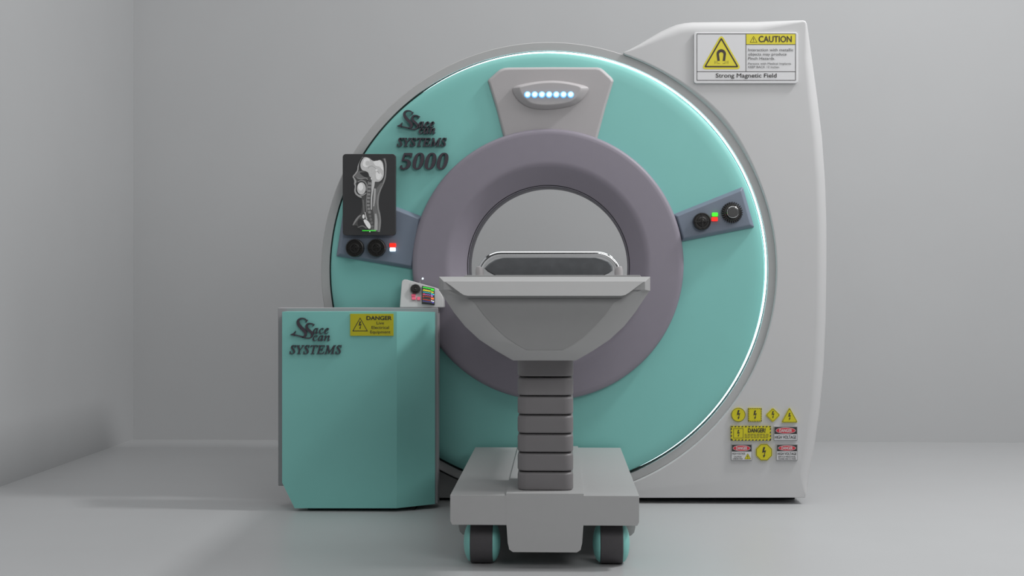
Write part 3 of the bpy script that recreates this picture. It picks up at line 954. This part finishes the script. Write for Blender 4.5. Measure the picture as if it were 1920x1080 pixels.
# chrome grab rail
YGr = 4.95
zr = at(1021, 476.0, YGr).z
ax, bx = at(899.5, 500, YGr).x, at(1160, 500, YGr).x
rad = .075
pts = [Vector((ax, YGr, ztop - .002)), Vector((ax, YGr, zr - rad))]
pts += [Vector((ax + rad - rad * math.cos(PI / 2 * k / 10), YGr, zr - rad + rad * math.sin(PI / 2 * k / 10))) for k in range(1, 11)]
pts += [Vector((bx - rad + rad * math.sin(PI / 2 * k / 10), YGr, zr - rad + rad * math.cos(PI / 2 * k / 10))) for k in range(0, 11)]
pts += [Vector((bx, YGr, ztop - .002))]
bm = bmesh.new(); tube(bm, pts, .0098, 20)
rail = obj("grab_rail", bm, "chrome", table, angle=60, label="chrome grab rail")
for x in (ax, bx):
    bm = bmesh.new()
    lathe(bm, (x, YGr, ztop - .003), [(0.009, 0), (.0145, 0), (.0145, .022), (.012, .034), (.0092, .036)], axis="Z", n=28)
    obj("sleeve", bm, "housing", rail)
# cushion behind the rail
YPl = 5.12
prf = [(908, 503), (917, 494), (928, 487), (942, 483), (1030, 482.6), (1118, 483), (1131, 486.5), (1143, 491.5), (1148.5, 499), (1148.5, 507), (1142, 512), (1133, 516), (1129, 517.5), (931, 517.5), (926, 515.5), (914, 509)]
bm = bmesh.new()
fp = [at(x, y, YPl) for x, y in prf]
zs = ztop + .0008 - min(p.z for p in fp)
fp = [p + Vector((0, 0, zs)) for p in fp]
cz = sum(p.z for p in fp) / len(fp); cxx = sum(p.x for p in fp) / len(fp)
zmin = min(p.z for p in fp)
def sc_(p, k, y): return Vector((cxx + (p.x - cxx) * k, y, max(zmin, cz + (p.z - cz) * k)))
loft(bm, [[sc_(p, .97, YPl - .012) for p in fp], [sc_(p, 1, YPl) for p in fp], [sc_(p, 1, YPl + .22) for p in fp], [sc_(p, .96, YPl + .24) for p in fp]])
cu = obj("head_cushion", bm, "pillow", None, angle=50)
tag(cu, "dark grey faceted head cushion lying on the table behind the chrome rail", "cushion")

# ================================================================== cabinet on the left
YF, YK1, YK2 = 5.70, 5.80, 5.885
cab = thing("equipment_cabinet", "teal fronted equipment cabinet with grey frame standing left of the table", "cabinet", (at(670, 950, 5.78).x, 5.79, 0))
bm = bmesh.new()
body = [(521, 577), (821.5, 577), (820.5, 944), (566, 944), (541, 911), (521.3, 911)]
prism(bm, body, YK1, YK2 - YK1)
obj("cabinet_body", bm, "trim", cab, bevel=.003, seg=2)
bm = bmesh.new()
L1 = [(529, 584.5), (744, 584.5), (744, 953), (552.5, 953), (529, 905)]
A = [at(x, y, YF) for x, y in L1]
Rt = [at(815.5, 585, 5.79), at(815.5, 945, 5.79)]
vs = [bm.verts.new(p) for p in A]
v_r = [bm.verts.new(p) for p in Rt]
back = [bm.verts.new(Vector((p.x, YK1 + .004, p.z))) for p in A]
b_r = [bm.verts.new(Vector((p.x, YK1 + .004, p.z))) for p in Rt]
bm.faces.new(vs)
bm.faces.new((vs[1], v_r[0], v_r[1], vs[2]))
loopf = [vs[0], vs[1], v_r[0], v_r[1], vs[2], vs[3], vs[4]]
loopb = [back[0], back[1], b_r[0], b_r[1], back[2], back[3], back[4]]
for i in range(7):
    j = (i + 1) % 7
    bm.faces.new((loopf[i], loopf[j], loopb[j], loopb[i]))
bmesh.ops.recalc_face_normals(bm, faces=bm.faces)
obj("front_panel", bm, "teal", cab, angle=2, wn=False)
# plinth: a dark recessed base the cabinet stands on
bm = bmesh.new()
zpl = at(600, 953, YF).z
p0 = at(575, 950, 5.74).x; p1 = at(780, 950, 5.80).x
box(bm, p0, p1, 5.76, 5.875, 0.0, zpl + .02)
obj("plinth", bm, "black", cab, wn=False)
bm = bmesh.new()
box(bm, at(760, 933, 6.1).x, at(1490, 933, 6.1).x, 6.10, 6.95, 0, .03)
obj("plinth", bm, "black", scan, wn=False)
YL = YF - .010
emblem(530, 580, 1 / 8.727, YL, .0105, cab, True)
letters("lettering", "𝑎𝑐𝑒", 586.5, 616.2, 625.6, 15.6, YL, .0105, cab, IH)
letters("lettering", "𝑐𝑎𝑛", 586.0, 618.5, 639.4, 15.6, YL, .0105, cab, IH)
letters("lettering", "𝑆𝑌𝑆𝑇𝐸𝑀𝑆", 542.6, 640.2, 663.6, 16.0, YL, .0105, cab, IH, bold=.004)
# danger plate
YDs = YF - .006
dg_ = sticker([(656.6, 588.4), (737.6, 588.4), (737.6, 629.6), (656.6, 629.6)], "danger_sign", "olive yellow DANGER Live Electrical Equipment plate on the teal cabinet", "yellowd", "sign", None, YDs, .0057)
t0 = [(675.1, 595.3), (689.8, 621.2), (660.6, 621.2)]
art("symbol", dg_, [(band(t0, scale_poly(t0, .86)), 0), ([bolt(675.0, 610.2, 14.5)], 0)], ["ink"], YDs)
text("headline", "DANGER", 687.0, 734.4, 599.8, 7.0, YDs - .0008, "ink", dg_, bold=.035)
text("lettering", "Live", 706.0, 720.0, 608.2, 5.2, YDs - .0008, "ink", dg_, bold=.006)
text("lettering", "Electrical", 696.6, 729.4, 616.5, 5.2, YDs - .0008, "ink", dg_, bold=.006)
text("lettering", "Equipment", 694.2, 732.0, 624.9, 5.2, YDs - .0008, "ink", dg_, bold=.006)

# ================================================================== console on the cabinet
def YCn(px, py): return 5.803 + max(0.0, (576.5 - py)) / 52.0 * 0.05
con = thing("control_console", "small light grey sloped console with knob and colour monitor on the cabinet top", "console", at(790, 576.5, 5.84))
co = [(749.4, 576.6), (751.2, 551), (752.8, 531), (753.6, 527.5), (755.4, 525), (758.5, 524.0), (762.5, 524.3), (783, 530.2), (804, 536.2), (818, 540.2), (822.5, 542.6), (826, 548), (829.5, 555), (831.4, 562), (831.8, 576.6)]
bm = bmesh.new()
fp = [at(x, y, YCn) for x, y in co]
poly_prism(bm, fp, [Vector((p.x, 5.882, p.z)) for p in fp])
obj("console_body", bm, "console", con, bevel=.003, seg=2)
def cface(dy): return lambda px, py: YCn(px, py) - dy
def cprism(bm, pts, dy, mi=0):
    poly_prism(bm, [at(x, y, cface(dy)) for x, y in pts], [at(x, y, cface(-.002)) for x, y in pts], mi)
bm = bmesh.new(); cprism(bm, [(768, 531.5), (789.5, 537), (789.5, 551.8), (768, 547)], .0015)
obj("knob_plate", bm, "table", con, wn=False)
bm = bmesh.new()
rings = []
for k, d in ((1.0, 0.0), (1.0, .012), (.92, .016), (.80, .0165), (.76, .014), (.60, .014), (.56, .018), (.40, .018), (.36, .015), (.15, .017)):
    rings.append([at(x, y, cface(d)) for x, y in circ(779, 541.4, 9.4 * k, 32, 8.8 * k)])
loft(bm, rings)
obj("knob", bm, "knob", con, angle=25)
for x, y, w, h in ((775.3, 553.8, 7.6, 5.0), (775.8, 559.4, 7.6, 5.0), (785.2, 559.6, 6.4, 6.0)):
    bm = bmesh.new(); cprism(bm, rrect(x - w / 2, y - h / 2, x + w / 2, y + h / 2, .9, 3), .007)
    obj("button", bm, "pink", con, bevel=.001, seg=2, label="pink push button")
scr = [(791.3, 535.6), (815.0, 540.2), (815.4, 569.8), (791.3, 567.2)]
bm = bmesh.new()
fpt = [at(x, y, cface(.012)) for x, y in scr]
bpt = [at(x - .6, y + 3.0, cface(-.002)) for x, y in scr]
poly_prism(bm, fpt, bpt)
mon = obj("monitor", bm, "screen", con, bevel=.001, seg=2)
bm = bmesh.new()
def Q(u, v):
    a = Vector(scr[0]).lerp(Vector(scr[1]), u); b = Vector(scr[3]).lerp(Vector(scr[2]), u)
    p = a.lerp(b, v); return (p.x, p.y)
def seg(u0, v0, u1, v1, w): return line(Q(u0, v0), Q(u1, v1), w)
ms = ["lg", "ly", "lc", "lm", "lr", "lw", "lb", "lo"]
def put(mi, polys, dy=.0128): flat(bm, polys, cface(dy), mi)
def zig(v, a, n, u0=.06, u1=.68, w=.8):
    out = []
    pu, pv = u0, v
    for i in range(1, n + 1):
        u = u0 + (u1 - u0) * i / n; q = v + (a if i % 2 else -a)
        out.append(seg(pu, pv, u, q, w)); pu, pv = u, q
    return out
def blk(u0, v0, u1, v1): return [Q(u0, v0), Q(u1, v0), Q(u1, v1), Q(u0, v1)]
put(0, zig(.08, .035, 10, w=1.2)); put(0, [blk(.70, .06, .95, .19)])
put(1, zig(.24, .045, 16)); put(1, [blk(.72, .24, .80, .33), blk(.82, .25, .9, .34)])
put(2, zig(.36, .02, 8)); put(2, [blk(.72, .36, .82, .45), blk(.86, .38, .95, .46)])
put(3, zig(.49, .02, 8, w=.6)); put(3, [blk(.72, .48, .83, .57)])
put(4, zig(.48, .03, 3, .06, .2, 1.2)); put(4, [seg(.05, .60, .68, .61, .6), seg(.05, .80, .68, .81, .8), seg(.05, .66, .14, .66, .8)])
put(7, [blk(.70, .62, .93, .74)])
put(5, [blk(.72, .79, .80, .87), blk(.83, .82, .94, .88)])
put(6, [seg(.05, .90, .7, .91, .6), blk(.76, .90, .92, .96)])
obj("monitor_readout", bm, ms, mon, wn=False)
bm = bmesh.new()
p0, p1, p2 = at(785.8, 532.0, 5.858), at(789.6, 525.0, 5.858), at(792.6, 522.4, 5.856)
tube(bm, [p0 + Vector((0, 0, -.012)), p0, p1, p2], [.0018, .0018, .0016, .0016], 10)
lv = obj("lever", bm, "chrome", con)
bm = bmesh.new(); bmesh.ops.create_uvsphere(bm, u_segments=16, v_segments=10, radius=.0042, matrix=Matrix.Translation(p2))
obj("lever_tip", bm, "white_l", lv)

# ================================================================== camera and light
cam = bpy.data.cameras.new("camera")
cam.sensor_width = 36.0
cam.lens = F * 36.0 / 1920.0
cam.clip_start = 0.05; cam.clip_end = 100
co_ = bpy.data.objects.new("camera", cam); COL.objects.link(co_)
co_.location = (0, 0, EYE)
co_.rotation_euler = (PI / 2, 0, YAW)
sc.camera = co_

def area(name, loc, target, sx, sy, power, color=(1, 1, 1)):
    l = bpy.data.lights.new(name, "AREA"); l.shape = "RECTANGLE"
    l.size = sx; l.size_y = sy; l.energy = power; l.color = color
    o = bpy.data.objects.new(name, l); COL.objects.link(o)
    o.location = loc
    o.rotation_euler = (Vector(target) - Vector(loc)).to_track_quat("-Z", "Y").to_euler()
    return o
area("key_light", (3.3, 5.25, 5.0), (0.0, 5.4, 0.4), 0.5, 0.5, 150)
area("side_light", (3.6, 4.3, 3.2), (0.2, 6.0, 0.8), 1.8, 1.8, 46)
area("overhead_fill", (-0.2, 4.8, 5.0), (-0.2, 4.8, 0), 5.0, 5.0, 112)  # added soft fill from above, not a fixture of the room
area("front_light", (1.5, 0.5, 3.0), (0.2, 6, 0.8), 2.0, 1.5, 56)
area("wall_fill", (4.5, 7.6, 3.2), (3, 8.4, 1), 1.0, 1.0, 7)  # added out-of-view fill to brighten the right of the back wall

w = bpy.data.worlds.new("world"); sc.world = w
w.use_nodes = True
bg = w.node_tree.nodes["Background"]
bg.inputs[0].default_value = (0.95, 0.975, 1.0, 1)
bg.inputs[1].default_value = 0.05
sc.view_settings.view_transform = "Standard"
sc.view_settings.look = "None"
sc.view_settings.exposure = 0.0
